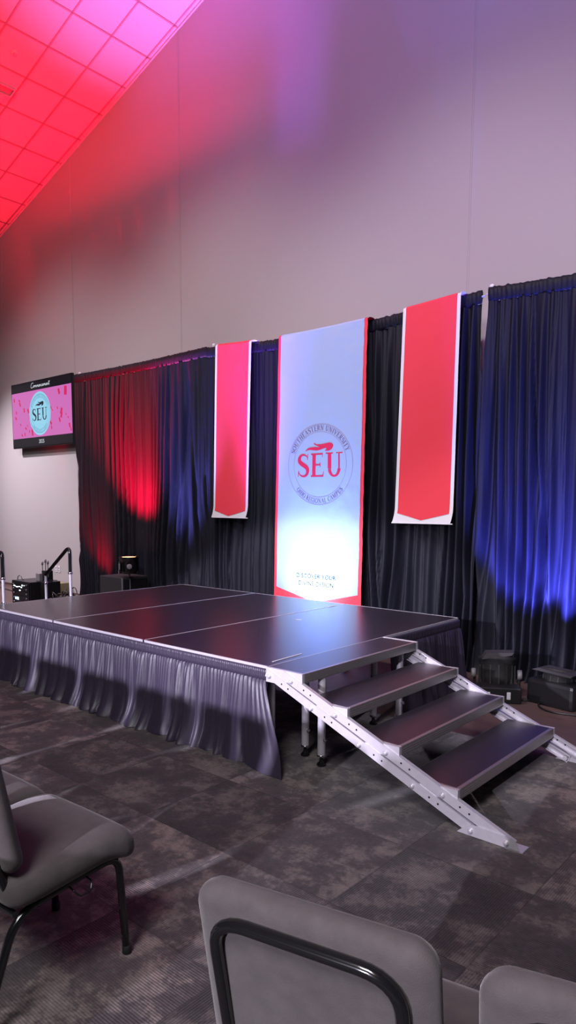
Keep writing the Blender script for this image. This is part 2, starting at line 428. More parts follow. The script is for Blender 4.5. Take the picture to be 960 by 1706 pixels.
for i, (x, lab) in enumerate(((-3.262, 'white metal drape upright at the left end of the drapes beside the screen'),
                              (-.23, 'short tip of a metal drape upright above the drapes left of the left red banner'),
                              (3.497, 'metal drape upright showing white through the slit right of the right red banner'))):
    t = thing('drape_upright', lab, 'pole', (x, CY + .12, 0), 0, 'uprights holding the drapes')
    MB().tube([(0, 0, .01), (0, 0, TOPZ + .03)], .019, 14).lathe([(.024, TOPZ + .005), (.024, TOPZ + .045), (.018, TOPZ + .052)], n=14).build('pole', M['white'], t)
    MB().box(-.22, .22, -.045, .06, 0, .012, .004).build('base_plate', M['black_metal'], t)
for x0, x1, lab in ((-3.26, -.24, 'thin metal crossbar carrying the left drapes beside the screen'), (-.22, 3.49, 'thin metal crossbar carrying the drapes behind the banners'),
                    (3.505, 6.5, 'thin metal crossbar carrying the drapes at the right')):
    t = MB().tube([(x0 + (x1 - x0) * k / 16, CY, topz(x0 + (x1 - x0) * k / 16) - .06) for k in range(17)], .0085, 10).build('drape_crossbar', M['alu']); tag(t, lab, 'bar', 'crossbars in the drape pockets')

# ------------------------------------------------------------------ lettering
def ribbon(pts):
    """pts: (x, z, width); returns 2D quads following the stroke"""
    L = []; R = []
    n = len(pts)
    for i, (x, z, w) in enumerate(pts):
        a = pts[max(0, i - 1)]; b = pts[min(n - 1, i + 1)]
        dx, dz = b[0] - a[0], b[1] - a[1]; l = sqrt(dx * dx + dz * dz) or 1
        nx_, nz_ = -dz / l, dx / l
        L.append((x + nx_ * w / 2, z + nz_ * w / 2)); R.append((x - nx_ * w / 2, z - nz_ * w / 2))
    return [(L[i], R[i], R[i + 1], L[i + 1]) for i in range(n - 1)]
def bez(p0, p1, p2, p3, n=10):
    return [tuple(p0[k] * (1 - t) ** 3 + 3 * p1[k] * t * (1 - t) ** 2 + 3 * p2[k] * t * t * (1 - t) + p3[k] * t ** 3 for k in range(len(p0))) for t in [i / n for i in range(n + 1)]]
TK, TN = .155, .062
def ser(x, z, w=.30): return [(x - w / 2, z, .045), (x + w / 2, z, .045)]
def line(x0, z0, x1, z1, w): return [(x0 + (x1 - x0) * i / 4, z0 + (z1 - z0) * i / 4, w) for i in range(5)]
def ell(cx, cz, rx, rz, a0, a1, n=22, tk=TK, tn=TN):
    return [(cx + rx * cos(a), cz + rz * sin(a), tn + (tk - tn) * abs(cos(a)) ** 1.5) for a in [a0 + (a1 - a0) * i / n for i in range(n + 1)]]
G = {}
G['I'] = (.34, [line(.17, .02, .17, .98, TK), ser(.17, .02), ser(.17, .98)])
G['E'] = (.62, [line(.17, .02, .17, .98, TK), line(.03, .968, .56, .968, .066), line(.03, .032, .59, .032, .066), line(.2, .51, .45, .51, .062),
                [(.555, .99, .03), (.535, .82, .02)], [(.575, .01, .035), (.60, .22, .02)], [(.45, .42, .03), (.45, .60, .03)]])
G['S'] = (.56, [bez((.48, .78, .02), (.47, 1.0, .06), (.10, 1.06, .09), (.09, .75, .15)) + bez((.09, .75, .15), (.09, .53, .20), (.50, .52, .20), (.49, .25, .15))[1:] +
                bez((.49, .25, .15), (.46, -.06, .09), (.09, -.02, .06), (.06, .25, .02))[1:], [(.49, .99, .03), (.475, .74, .03)], [(.045, .02, .03), (.06, .28, .03)]])
G['U'] = (.78, [line(.19, .98, .19, .34, TK), ell(.395, .32, .205, .30, pi, 2 * pi, tk=.13, tn=.08), line(.60, .32, .60, .98, TN), ser(.18, .98, .32), ser(.61, .98, .27)])
G['O'] = (.80, [ell(.40, .5, .325, .475, 0, 2 * pi, 30)])
G['T'] = (.66, [line(.33, .02, .33, .98, TK), line(.03, .97, .63, .97, .055), [(.035, .99, .03), (.05, .78, .02)], [(.625, .99, .03), (.61, .78, .02)], ser(.33, .02)])
G['H'] = (.80, [line(.18, .02, .18, .98, TK), line(.62, .02, .62, .98, TK), line(.18, .51, .62, .51, .05), ser(.18, .02), ser(.18, .98), ser(.62, .02), ser(.62, .98)])
G['A'] = (.76, [line(.10, .02, .37, .98, TN), line(.36, .99, .64, .02, TK), line(.2, .34, .53, .34, .05), ser(.10, .02, .22), ser(.63, .02, .28)])
G['R'] = (.70, [line(.18, .02, .18, .98, TK), ell(.30, .735, .20, .24, -pi / 2, pi / 2, 12), line(.18, .975, .31, .975, .05), line(.18, .495, .31, .495, .05),
                line(.33, .50, .60, .02, TK * .9), ser(.18, .02), ser(.62, .02, .18), ser(.1, .98, .2)])
G['N'] = (.80, [line(.15, .02, .15, .98, TN), line(.62, .02, .62, .98, TN), line(.15, .98, .62, .02, TK), ser(.15, .02, .24), ser(.62, .98, .24), ser(.11, .98, .2)])
G['V'] = (.74, [line(.12, .98, .38, .02, TK), line(.38, .02, .62, .98, TN), ser(.12, .98, .28), ser(.62, .98, .22)])
G['Y'] = (.70, [line(.12, .98, .35, .48, TK * .9), line(.35, .48, .58, .98, TN), line(.35, .02, .35, .50, TK), ser(.35, .02), ser(.12, .98, .28), ser(.58, .98, .22)])
G['C'] = (.68, [ell(.38, .5, .31, .475, .22 * pi, 1.78 * pi, 26), [(.61, .97, .03), (.60, .70, .03)]])
G['G'] = (.74, [ell(.38, .5, .31, .475, .22 * pi, 1.72 * pi, 26), [(.61, .97, .03), (.60, .70, .03)], line(.60, .08, .60, .42, TK * .9), ser(.60, .42)])
G['L'] = (.58, [line(.17, .02, .17, .98, TK), line(.03, .025, .54, .025, .05), [(.53, .01, .035), (.555, .25, .02)], ser(.17, .98)])
G['M'] = (.94, [line(.13, .02, .15, .98, TN), line(.15, .98, .44, .04, TK), line(.44, .04, .74, .98, TN), line(.76, .98, .78, .02, TK), ser(.13, .02, .22), ser(.78, .02, .28), ser(.12, .98, .2), ser(.78, .98, .22)])
G['P'] = (.62, [line(.18, .02, .18, .98, TK), ell(.30, .715, .20, .26, -pi / 2, pi / 2, 12), line(.10, .975, .31, .975, .05), line(.18, .455, .31, .455, .05), ser(.18, .02)])
def text_len(s, gap=.06): return sum((G[c][0] + gap) if c != ' ' else .32 for c in s) - gap
def put_quads(mb, quads, f):
    for q in quads: mb.add([f(*p) for p in q], [(0, 1, 2, 3)])
def flat_text(mb, s, cx, cz, h, wx, f, gap=.06):
    x = -text_len(s, gap) / 2
    for c in s:
        if c == ' ': x += .32; continue
        for st in G[c][1]: put_quads(mb, [[(cx + (p[0] + x) * h * wx, cz + p[1] * h) for p in q] for q in ribbon(st)], f)
        x += G[c][0] + gap
def arc_text(mb, s, cx, cz, r, h, mid, span, f, top=True, kx=1.):
    L = text_len(s); x = -L / 2; sc = span / L
    for c in s:
        if c == ' ': x += .32; continue
        for st in G[c][1]:
            out = []
            for q in ribbon(st):
                qq = []
                for p in q:
                    u = (x + p[0]) * sc
                    if top: a = mid - u; rr = r + p[1] * h
                    else: a = mid + u; rr = r + h - p[1] * h
                    qq.append((cx + kx * rr * cos(a), cz + rr * sin(a)))
                out.append(qq)
            put_quads(mb, out, f)
        x += G[c][0] + .06
def ring(mb, cx, cz, r, w, f, n=72, kx=1.):
    for i in range(n):
        a, b = 2 * pi * i / n, 2 * pi * (i + 1) / n
        put_quads(mb, [[(cx + kx * (r + d) * cos(t), cz + (r + d) * sin(t)) for t, d in ((a, -w / 2), (a, w / 2), (b, w / 2), (b, -w / 2))]], f)
FLAME = [(-.193, -.042), (-.165, -.016), (-.131, -.003), (-.062, .001), (-.007, -.002), (.023, -.005), (.029, .002), (-.007, .012), (-.048, .020), (-.069, .031), (-.076, .047), (-.059, .036),
         (-.028, .028), (.034, .026), (.083, .033), (.131, .040), (.166, .036), (.188, .016), (.188, -.005), (.170, -.029), (.138, -.044), (.097, -.046), (.072, -.042), (.097, -.034), (.108, -.024),
         (.097, -.015), (.069, -.017), (.028, -.029), (-.021, -.038), (-.076, -.034), (-.124, -.026), (-.159, -.030)]
def tri_fill(mb, pts, f):
    bm = bmesh.new(); vs = [bm.verts.new((p[0], 0, p[1])) for p in pts]; fc = bm.faces.new(vs)
    bmesh.ops.triangulate(bm, faces=[fc], ngon_method='EAR_CLIP'); bm.verts.index_update()
    mb.add([f(v.co.x, v.co.z) for v in bm.verts], [[v.index for v in t.verts] for t in bm.faces]); bm.free()
def sans_text(s, cx, cz, h, f, mb, space=1., shear=0.):
    cu = bpy.data.curves.new('txt', 'FONT'); cu.body = s; cu.align_x = 'CENTER'; cu.size = h * 1.38; cu.space_character = space; cu.shear = shear
    ob = bpy.data.objects.new('txt', cu); col.objects.link(ob)
    dg = bpy.context.evaluated_depsgraph_get(); me = ob.evaluated_get(dg).to_mesh()
    mb.add([f(cx + v.co.x, cz + v.co.y) for v in me.vertices], [tuple(p.vertices) for p in me.polygons])
    ob.evaluated_get(dg).to_mesh_clear(); bpy.data.objects.remove(ob); bpy.data.curves.remove(cu)

# ------------------------------------------------------------------ banners
def banner(label, xt0, xt1, xb0, xb1, ztop, zbot, body_mat, edge_mat, border, vee, seed, wr, flare=0., group=None):
    """hanging cloth with side borders and a pointed field; returns the thing and the surface function"""
    t = thing('hanging_banner', label, 'banner', ((xt0 + xt1) / 2, BY, 0), 0, group)
    cx = (xt0 + xt1) / 2
    def surf(u, z, off=0.):
        k = (ztop - z) / (ztop - zbot)
        x0 = xt0 + (xb0 - xt0) * k; x1 = xt1 + (xb1 - xt1) * k
        x = x0 + (x1 - x0) * u
        zw = z + (topz(x) - TOPZ) * max(0., min(1., 1 - (ztop - z) / 1.0))
        if flare and z < zbot + .16:
            fl = (1 - (z - zbot) / .16) ** 2 * flare; x += -fl * 1.0
        y = wr * (.006 * noise.noise((x * 4 + seed, z * 2.2, 1)) + (.0012 + .0045 * u ** 2) * noise.noise((x * 11, z * 9, seed)) + (.0006 + .003 * u ** 3) * noise.noise((x * 22 + seed, z * 22, 2)))
        tf = max(0., 1 - (ztop - z) / .9) * min(1., (ztop - z) / .08)
        y += wr * .006 * tf * sin(u * 5 * pi + 1.3 * (ztop - z) * (u - .5) * 4)
        return (x - cx, y - off, zw)
    nu, nz = (64, 150) if wr > .5 else (28, 90)
    vee_z = lambda u: vee[0] + (vee[1] - vee[0]) * (1 - abs(u - .5) / (.5 - border / (xt1 - xt0)))
    b = border / (xt1 - xt0)
    # backing cloth (full outline) with real thickness, then the sewn-on field on its face
    vs = []; fs = []
    for j in range(nz + 1):
        z = zbot + (ztop - zbot) * j / nz
        for i in range(nu + 1): vs.append(surf(i / nu, z))
    w = nu + 1
    for j in range(nz):
        for i in range(nu): fs.append((j * w + i, j * w + i + 1, (j + 1) * w + i + 1, (j + 1) * w + i))
    m0 = MB().add(vs, fs, True)
    # fold over the bar and a short flap behind
    top = []
    for k in range(7):
        a = pi * k / 6
        for i in range(nu + 1):
            p = surf(i / nu, ztop); top.append((p[0], p[1] * (1 - k / 6) + .080 - .080 * cos(a), p[2] + .030 * sin(a)))
    for i in range(nu + 1):
        p = surf(i / nu, ztop); top.append((p[0], .16 + .06, p[2] - .25))
    fs = []
    for k in range(7):
        for i in range(nu): fs.append((k * w + i, k * w + i + 1, (k + 1) * w + i + 1, (k + 1) * w + i))
    m0.add(top, fs, True)
    o = m0.build('backing', edge_mat, t, fix=False)
    vs = []; fs = []
    for j in range(nz + 1):
        for i in range(nu + 1):
            u = b + (1 - 2 * b) * i / nu
            zz = vee_z(u); z = zz + (ztop - zz) * j / nz
            vs.append(surf(u, z, .004))
    for j in range(nz):
        for i in range(nu): fs.append((j * w + i, j * w + i + 1, (j + 1) * w + i + 1, (j + 1) * w + i))
    top = []
    for k in range(7):
        a = pi * k / 6
        for i in range(nu + 1):
            p = surf(b + (1 - 2 * b) * i / nu, ztop); top.append((p[0], p[1] * (1 - k / 6) - .004 + .084 - .084 * cos(a), p[2] + .034 * sin(a)))
    fs2 = [(k * w + i, k * w + i + 1, (k + 1) * w + i + 1, (k + 1) * w + i) for k in range(6) for i in range(nu)]
    mm = MB().add(vs, fs, True); mm.add(top, fs2, True)
    fld = mm.build('field', body_mat, t, fix=False)
    return t, surf, fld
gb = 'banners hung over the drapes'
tL, _, _ = banner('narrow red banner with white border hanging left of the white banner', .058, .662, .000, .598, TOPZ - .022, .80 + H, M['red'], M['white'], .036, (.885 + H, .82 + H), 11, .3, flare=.04, group=gb)
tR, _, _ = banner('red banner with white border hanging right of the white banner', 2.705, 3.312, 2.655, 3.300, TOPZ - .022, .79 + H, M['red'], M['white'], .034, (.888 + H, .82 + H), 12, .25, flare=.03, group=gb)
for tt, x0, x1, z in ((tL, -.03 - .36, .592 - .36, .80 + H), (tR, 2.62 - 3.0085, 3.295 - 3.0085, .79 + H)):
    MB().tube([(x0, .004, z), (x1, .004, z)], .006, 8).build('bottom_bar', M['white'], tt)
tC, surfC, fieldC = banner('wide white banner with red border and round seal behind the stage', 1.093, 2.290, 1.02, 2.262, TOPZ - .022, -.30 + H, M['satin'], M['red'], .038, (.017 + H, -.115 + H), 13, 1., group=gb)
tag(fieldC, 'white cloth field')
ccx = (1.093 + 2.290) / 2
def sC(off):
    def f(x, z):
        # invert the trapezoid: find u for a given x at height z
        k = (TOPZ - .022 - z) / (TOPZ - .022 + .30 - H); x0 = 1.093 + (1.02 - 1.093) * k; x1 = 2.290 + (2.262 - 2.290) * k
        u = (x - x0) / (x1 - x0)
        p = surfC(u, z, off); return p
    return f
SX, SZ = 1.690, 1.398 + H
def letters(txt, cx, cz, h, wx, f, gap, name, m, parent):
    x = -text_len(txt, gap) / 2
    for c in txt:
        w_ = G[c][0]; q = MB(); flat_text(q, c, cx + (x + w_ / 2) * h * wx, cz, h, wx, f, gap); q.build(name, m, parent, fix=False); x += w_ + gap
letters('SEU', SX + .005, 1.268 + H, .252, 1.22, sC(.0060), .05, 'seal_initial', M['print_red'], tC)
mb = MB(); tri_fill(mb, [(SX - .005 + p[0] * 1.02, 1.588 + H + p[1]) for p in FLAME], sC(.0060)); mb.build('flame_emblem', M['print_red'], tC, fix=False)
for r_, w_ in ((.432, .007), (.352, .005)):
    mb = MB(); ring(mb, SX, SZ, r_, w_, sC(.0058), kx=1.03); mb.build('seal_ring', M['print_pale'], tC, fix=False)
mb = MB(); arc_text(mb, 'SOUTHEASTERN UNIVERSITY', SX, SZ, .366, .054, pi / 2, 2.44, sC(.0060), kx=1.03)
arc_text(mb, 'OHIO REGIONAL CAMPUS', SX, SZ, .366, .050, -pi / 2, 1.72, sC(.0060), top=False, kx=1.03); mb.build('seal_lettering', M['print_grey'], tC, fix=False)
for tx_, z_ in (('DISCOVER YOUR', .150), ('DIVINE DESIGN', .066)):
    mb = MB(); sans_text(tx_, 1.655, z_ + H, .050, sC(.0085), mb, 1.05); mb.build('motto_lettering', M['print_soft'], tC, fix=False)

# ------------------------------------------------------------------ stage decks
for i in range(3):
    lab = ['black stage deck at the left end, beside the handrails', 'middle black stage deck between two bright seams', 'right-hand black stage deck joined to the metal stairs'][i]
    x0 = i * AW; t = thing('stage_deck', lab, 'stage platform', (x0 + AW / 2, DD / 2, 0), 0, 'platforms of the stage')
    hx, hy = AW / 2 - .001, DD / 2
    MB().box(-hx + .007, hx - .007, -hy + .009, hy - .009, H - .028, H).build('deck_board', M['deck'], t)
    f = MB()
    for (a, b, c, d) in ((-hx, -hx + .007, -hy, hy), (hx - .007, hx, -hy, hy), (-hx, hx, -hy, -hy + .009), (-hx, hx, hy - .009, hy)):
        f.box(a, b, c, d, H - .095, H + .0012)
    f.build('edge_frame', M['alu'], t)
    for sx_ in (-1, 1):
        for sy_ in (-1, 1):
            lx, ly = sx_ * (hx - .10), sy_ * (hy - .14)
            l = MB().tube([(lx, ly, .06), (lx, ly, H - .03)], .024, 16).build('leg', M['alu'], t)
            MB().lathe([(.032, 0), (.034, .012), (.014, .03), (.014, .07)], (lx, ly, 0), n=16).build('foot', M['rubber'], l)
for (x, y, dx, dy, rz, lab) in ((2.44, 1.62, .016, .11, 0, 'short white tape strip on the deck seam in front of the white banner'), (2.44, 2.22, .018, .11, 0, 'short white tape strip on the deck seam nearest the white banner'),
                            (2.70, 1.42, .05, .022, .3, 'small white tape mark in the middle of the right-hand deck'), (3.585, .26, .012, .30, .05, 'thin white tape strip on the deck edge above the stairs')):
    t = MB().box(-dx / 2, dx / 2, -dy / 2, dy / 2, 0, .0012).build('tape_mark', M['tape']); t.location = (x, y, H + .0013); t.rotation_euler = (0, 0, rz)
    tag(t, lab, 'tape')

# pleated skirt along the front
def skirt(name, label, p0, p1, seed, bulge, cutz=None):
    """p0, p1: run of the top edge; outward is to the right-hand side of p1 -> p0"""
    p0 = Vector(p0); p1 = Vector(p1); L = (p1 - p0).length; dr = (p1 - p0) / L; out = Vector((dr.y, -dr.x, 0))
    t = thing(name, label, 'stage skirt', (*p0[:2], 0))
    vs = []; fs = []; n = int(L / .009); zs = [.003, .010, .022, .04, .065, .10, .15, .20, .25, .30, .35, .40, .44, .47, .495, .512, .528]
    for z in zs:
        q = min(1, (.528 - z) / .525)
        for i in range(n + 1):
            s_ = L * i / n
            w_ = s_ + .07 * q * noise.noise((s_ * 2.1, z * 2, seed)) + .030 * q * noise.noise((s_ * 6, z * 3, seed))
            big = noise.noise((w_ * 2.2 + seed, .3, z * .6)); med = noise.noise((w_ * 9.5, z * .9 + 3, seed)); hi = sin(w_ * 2 * pi / .031 + 3 * noise.noise((w_ * 6, 0, seed)))
            ph = 2 * pi * (w_ / .125 + 1.2 * noise.noise((w_ * 2.4, seed, .4)) + .4 * noise.noise((w_ * 7, z * .8, seed)))
            fold = (abs(sin(ph / 2)) ** .8) * (.45 + 1.1 * max(0, .5 + noise.noise((w_ * 3.3, z * .9, seed + 4))))
            off = .014 + .007 * hi * (1 - q) ** 1.2 + q ** .55 * (.010 + .050 * fold + .024 * med) + q * .030 * (big + .4)
            off += bulge * max(0, q - .6) ** 2 * (1.0 + 1.6 * noise.noise((s_ * 1.9, 5, seed)))
            off += .012 * max(0, q - .85) * 6 * noise.noise((s_ * 16, z * 20, seed))
            off = max(off, .010)
            zz = z if z > .06 else max(.003, z + .03 * max(0, noise.noise((s_ * 3.3, 9, seed))) * (1 if z > .004 else .6))
            e = 0
            if cutz and s_ > L - .35: e = cutz * ((s_ - L + .35) / .35) ** 2 * q ** 1.1
            p = dr * (s_ + e) + out * off; vs.append((p.x, p.y, zz))
    w = n + 1
    for j in range(len(zs) - 1):
        for i in range(n): fs.append((j * w + i, j * w + i + 1, (j + 1) * w + i + 1, (j + 1) * w + i))
    MB().add(vs, fs, True).build('cloth', M['skirt'], t, fix=False)
    vs = []; fs = []; n = int(L / .005)
    for z in (.521, .528, .550, .572, .590, .596):
        for i in range(n + 1):
            s_ = L * i / n; off = .012 + .0028 * sin(s_ * 2 * pi / .017 + 2 * noise.noise((s_ * 8, z * 5, seed))) + .002 * noise.noise((s_ * 60, z * 30, 0))
            if z in (.521, .596): off = .004
            p = dr * s_ + out * off; vs.append((p.x, p.y, z))
    w = n + 1
    for j in range(5):
        for i in range(n): fs.append((j * w + i, j * w + i + 1, (j + 1) * w + i + 1, (j + 1) * w + i))
    MB().add(vs, fs, True).build('header_band', M['skirt'], t, fix=False)
    return t
skirt('stage_skirt', 'gathered black cloth skirt along the front edge of the stage', (0, -.002, 0), (3.65, -.002, 0), 3, .30, cutz=.24)
skirt('stage_skirt', 'black cloth skirt on the right side of the stage behind the stairs', (3 * AW + .002, 1.30, 0), (3 * AW + .002, DD, 0), 5, .1)
skirt('stage_skirt', 'black cloth skirt on the left side of the stage below the handrails', (-.002, DD, 0), (-.002, .0, 0), 8, .1)

# ------------------------------------------------------------------ stairs
SXs = 3 * AW + .004
t = thing('stage_stairs', 'silver metal folding stairs with four black treads leading up to the stage', 'stairs', (SXs, 0, 0))
LX = [3.944, 4.267, 4.601, 4.937]; LZ = [H + .001, H - .135, H - .272, H - .409]; SW = 1.242; TD = .300; TT = .056
for i in range(4):
    xf, zt = LX[i] - SXs, LZ[i]; xb = 0.0 if i == 0 else xf - TD
    f = MB()
    f.box(xf - .022, xf, 0, SW, zt - TT, zt + .0015, .0025); f.box(xb, xb + .02, .004, SW - .004, zt - TT, zt - .002)
    f.box(xb + .02, xf - .022, 0, .006, zt - TT, zt + .001); f.box(xb + .02, xf - .022, SW - .006, SW, zt - TT, zt + .001)
    for k in range(3): f.box(xf, xf + .0012, .004, SW - .004, zt - .020 - .012 * k, zt - .0165 - .012 * k)
    tr = f.build('tread', M['alu_dark'], t)
    MB().box(xb + (.004 if i else 0), xf - .020, .006, SW - .006, zt - .014, zt).build('tread_surface', M['tread'], tr)
def bar(y0, y1, p, q, h, inner):
    """C-channel from p to q (x, z), web between y0 and y1, flanges on the inner side"""
    P = Vector((p[0] - SXs, p[1])); Q = Vector((q[0] - SXs, q[1])); d = (Q - P).normalized(); n_ = Vector((-d.y, d.x)) * h / 2
    m = MB()
    def quad(a, b, u, v): return [tuple(P + n_ * a), tuple(Q + n_ * a), tuple(Q + n_ * b), tuple(P + n_ * b)]
    m.prism(quad(-1, 1, 0, 0), 'y', y0, y1)
    tf = .007 / (h / 2)
    fy0, fy1 = (y1, y1 + inner) if inner > 0 else (y0 + inner, y0)
    m.prism(quad(1 - tf, 1, 0, 0), 'y', min(fy0, fy1), max(fy0, fy1)); m.prism(quad(-1, -1 + tf, 0, 0), 'y', min(fy0, fy1), max(fy0, fy1))
    return m
UB = ((3.800, -.020), (5.225, -.594)); LB = ((3.668, -.028), (5.035, -.586))
ins = .006
for side in (0, 1):
    ya, yb = (-.030, -.024) if side == 0 else (SW + .024, SW + .030); inn = .020 if side == 0 else -.020
    for (p, q) in (UB, LB):
        b = bar(ya, yb, (p[0], p[1] + H), (q[0], q[1] + H), .050, inn).build('stringer', M['alu'], t)
        # punched holes beside the bolts
        for i in range(4):
            base = (LX[i] - .078 if p is UB[0] else LX[i] - .247)
            for k in (.095, .145):
                x = base + k; z = p[1] + (q[1] - p[1]) * (x - p[0]) / (q[0] - p[0]) + H
                if x < q[0] - .05: MB().lathe([(.0055, ya - .0006 if side == 0 else yb - .0004), (.0055, ya + .0004 if side == 0 else yb + .0006)], (x - SXs, 0, z), 'y', 10, False).build('bolt_hole', M['dark_hole'], b)
                if x < q[0] - .05 and side == 1: MB().lathe([(.0055, ya - .0006), (.0055, ya + .0004)], (x - SXs, 0, z), 'y', 10, False).build('bolt_hole', M['dark_hole'], b)
    bx = [(LX[i] - .078, -.050 - .1335 * i) for i in range(4)] + [(5.196, -.582)] + [(LX[i] - .250, -.047 - .1343 * i) for i in range(4)] + [(5.017, -.581)]
    for (x, z) in bx:
        foot_bolt = x > 4.97
        yo = ya - .007 if side == 0 else yb + .007
        if foot_bolt: yo += -.006 if side == 0 else .006
        m = MB().lathe([(.0005, -.008), (.009, -.008), (.0115, -.005), (.0115, 0), (.014, 0), (.014, .007 + (.006 if foot_bolt else 0))], (0, 0, 0), 'y', 6 if False else 12)
        if side == 1: m.xf(Matrix.Diagonal((1, -1, 1, 1)))
        m.xf(Matrix.Translation((x - SXs, yo, z + H))); m.build('bolt', M['alu'], t)
        if side == 1 and foot_bolt:
            m = MB().lathe([(.0005, -.014), (.013, -.014), (.016, -.010), (.016, 0)], (0, 0, 0), 'y', 6, False); m.xf(Matrix.Translation((x - SXs, ya - .020, z + H))); m.build('bolt', M['alu'], t)
    # foot plate
    y0, y1 = (ya - .007, ya - .001) if side == 0 else (yb + .001, yb + .007)
    m = MB().prism([(4.945 - SXs, .003), (5.262 - SXs, .003), (5.232 - SXs, .055), (5.02 - SXs, .060), (4.965 - SXs, .022)], 'y', y0, y1)
    m.box(5.19 - SXs, 5.275 - SXs, (y0 if side == 0 else y1 - .075), (y0 + .075 if side == 0 else y1), 0, .005)
    m.build('foot_plate', M['alu'], t)
    # top bracket on the deck edge
    y0, y1 = (-.023, -.004) if side == 0 else (SW + .004, SW + .023)
    m = MB().prism([(0, H - .085), (0, H + .004), (3.944 - SXs, H + .004), (3.944 - SXs, H - .052), (.19, H - .060), (.06, H - .085)], 'y', y0, y1)
    m.build('side_bracket', M['alu'], t)
    # tread hangers between tread ends and bars
    for i in range(1, 4):
        xf = LX[i] - SXs; zt = LZ[i]
        MB().prism([(xf - .28, zt - .058), (xf - .27, zt - .03), (xf - .09, zt - .002), (xf, zt + .001), (xf, zt - .055), (xf - .11, zt - .062)], 'y', y0, y1).build('tread_bracket', M['alu'], t)
for (x, y, zt) in ((3.73, .27, H - .05), (3.915, .20, H - .056), (3.70, 1.08, H - .05), (3.84, 1.20, H - .056)):
    l = MB().tube([(x - SXs, y, .065), (x - SXs, y, zt)], .0245, 18).build('leg', M['alu'], t)
    MB().lathe([(.0275, .058), (.0275, .068), (.0250, .070)], (x - SXs, y, 0), n=18).build('collar', M['chrome'], l)
    MB().lathe([(.028, 0), (.030, .01), (.013, .028), (.012, .05), (.021, .06)], (x - SXs, y, 0), n=16).build('foot', M['black_metal'], l)
    MB().tube([(x - SXs + .02, y - .012, .175), (x - SXs + .048, y - .028, .175)], .006, 8).lathe([(.012, -.005), (.012, .005)], (x - SXs + .052, y - .03, .175), 'x', 8).build('clamp_knob', M['chrome'], l)

# ------------------------------------------------------------------ handrails at the far left
def handrail(label, y):
    t = thing('handrail', label, 'handrail', (-.10, y, 0), 0, 'handrails of the left stage steps')
    MB().tube([(0, 0, .004), (0, 0, .86)], .0155, 12).build('post', M['alu'], t)
    MB().tube([(-.50, 0, .004), (-.50, 0, .78)], .0155, 12).build('post', M['alu'], t)
    pts = fillet([(0, 0, .84), (.005, 0, 1.135), (-.50, 0, .79)], .10, 8)
    MB().tube(pts, .0185, 14).build('grip_bar', M['black_metal'], t)
    for x, z in ((0, .845), (0, .60), (-.50, .70)): MB().lathe([(.02, -.012), (.024, -.008), (.024, .008), (.02, .012)], (x, 0, z), n=14).build('collar', M['chrome'], t)
handrail('far handrail of black tube on silver posts, beside the equipment rack', .985)
handrail('near handrail of black tube on a silver post at the left edge of the picture', .245)

# ------------------------------------------------------------------ equipment at the left
t = thing('equipment_rack', 'black equipment rack with lit front panel on the floor left of the stage', 'rack', (-3.575, 2.25, 0))
MB().box(-.275, .275, .012, .47, 0.0, .385, .006).build('case', M['black_plastic'], t)
for k in range(5):
    z = .03 + .068 * k
    u = MB().box(-.255, .255, 0, .013, z, z + .062, .003).build('rack_unit', M['bezel'], t)
    for s_ in (-1, 1): MB().lathe([(.012, -.012), (.012, 0)], (s_ * .19, 0, z + .031), 'y', 12).build('knob', M['grey_plastic'], u)
for (x, z, w_, h_, mm) in ((-.20, .300, .045, .012, 'led_white'), (-.13, .288, .06, .010, 'led_white'), (-.05, .296, .045, .008, 'led_white'), (.02, .285, .03, .012, 'led_white'), (.05, .315, .018, .02, 'led_white'), (-.03, .235, .03, .016, 'led_white'),
                           (-.165, .098, .035, .035, 'led_blue'), (-.11, .095, .045, .04, 'led_white'), (.11, .32, .012, .012, 'led_white')):
    MB().box(x, x + w_, -.003, .002, z, z + h_).build('indicator', M[mm], t)
MB().tube(smooth_path([(-.26, .1, .385), (-.25, .1, .44), (-.19, .12, .455), (-.13, .1, .40), (-.1, .12, .384)]), .006, 6).build('loop_cable', M['black_plastic'], t)
t = thing('wireless_receiver', 'small grey wireless receiver with stub antennas behind the black rack', 'receiver', (-3.42, 2.62, .385))
t.location = (-3.405, 2.45, .385)
MB().box(-.06, .05, 0, .2, 0, .115, .006).build('case', M['grey_plastic'], t)
for x, h_ in ((-.03, .26), (.06, .30), (.13, .28)): MB().tube([(x, .1, .06), (x, .1, h_)], .008, 8).lathe([(.016, h_ - .02), (.018, h_), (.016, h_ + .03)], (x, .1, 0), n=10).build('antenna', M['grey_plastic'], t)
MB().box(.03, .135, .05, .18, 0, .16, .006).build('power_block', M['black_plastic'], t)
t = thing('cable_case', 'black upright case between the rack and the tangled cables', 'case', (-3.24, 2.42, 0))
MB().box(-.045, .09, 0, .26, 0, .385, .008).build('body', M['black_plastic'], t)
MB().tube(fillet([(-.02, .13, .383), (-.02, .13, .405), (.07, .13, .405), (.07, .13, .383)], .015, 4), .007, 8).build('handle', M['rubber'], t)
mb = MB(); rnd = random.Random(4)
for k in range(9):
    cx_, cy_, r = rnd.uniform(-.15, .15), rnd.uniform(-.05, .08), rnd.uniform(.09, .17); zc = .03 + .028 * k; ph = rnd.uniform(0, 6)
    pts = [(cx_ + r * cos(a + ph), cy_ + r * .7 * sin(a + ph), max(.01, zc + .05 * sin(a * 2 + k) + .02 * sin(3 * a + ph))) for a in [2 * pi * i / 22 for i in range(22)]]
    mb.tube(pts, .008, 6, closed=True)
o = mb.build('cable_coil', M['black_plastic']); o.location = (-2.84, 2.50, 0); tag(o, 'tangled heap of black cables on the floor behind the far handrail', 'cables')
t = thing('storage_case', 'low khaki case on the floor against the wall behind the cables', 'case', (-4.5, 3.30, 0))
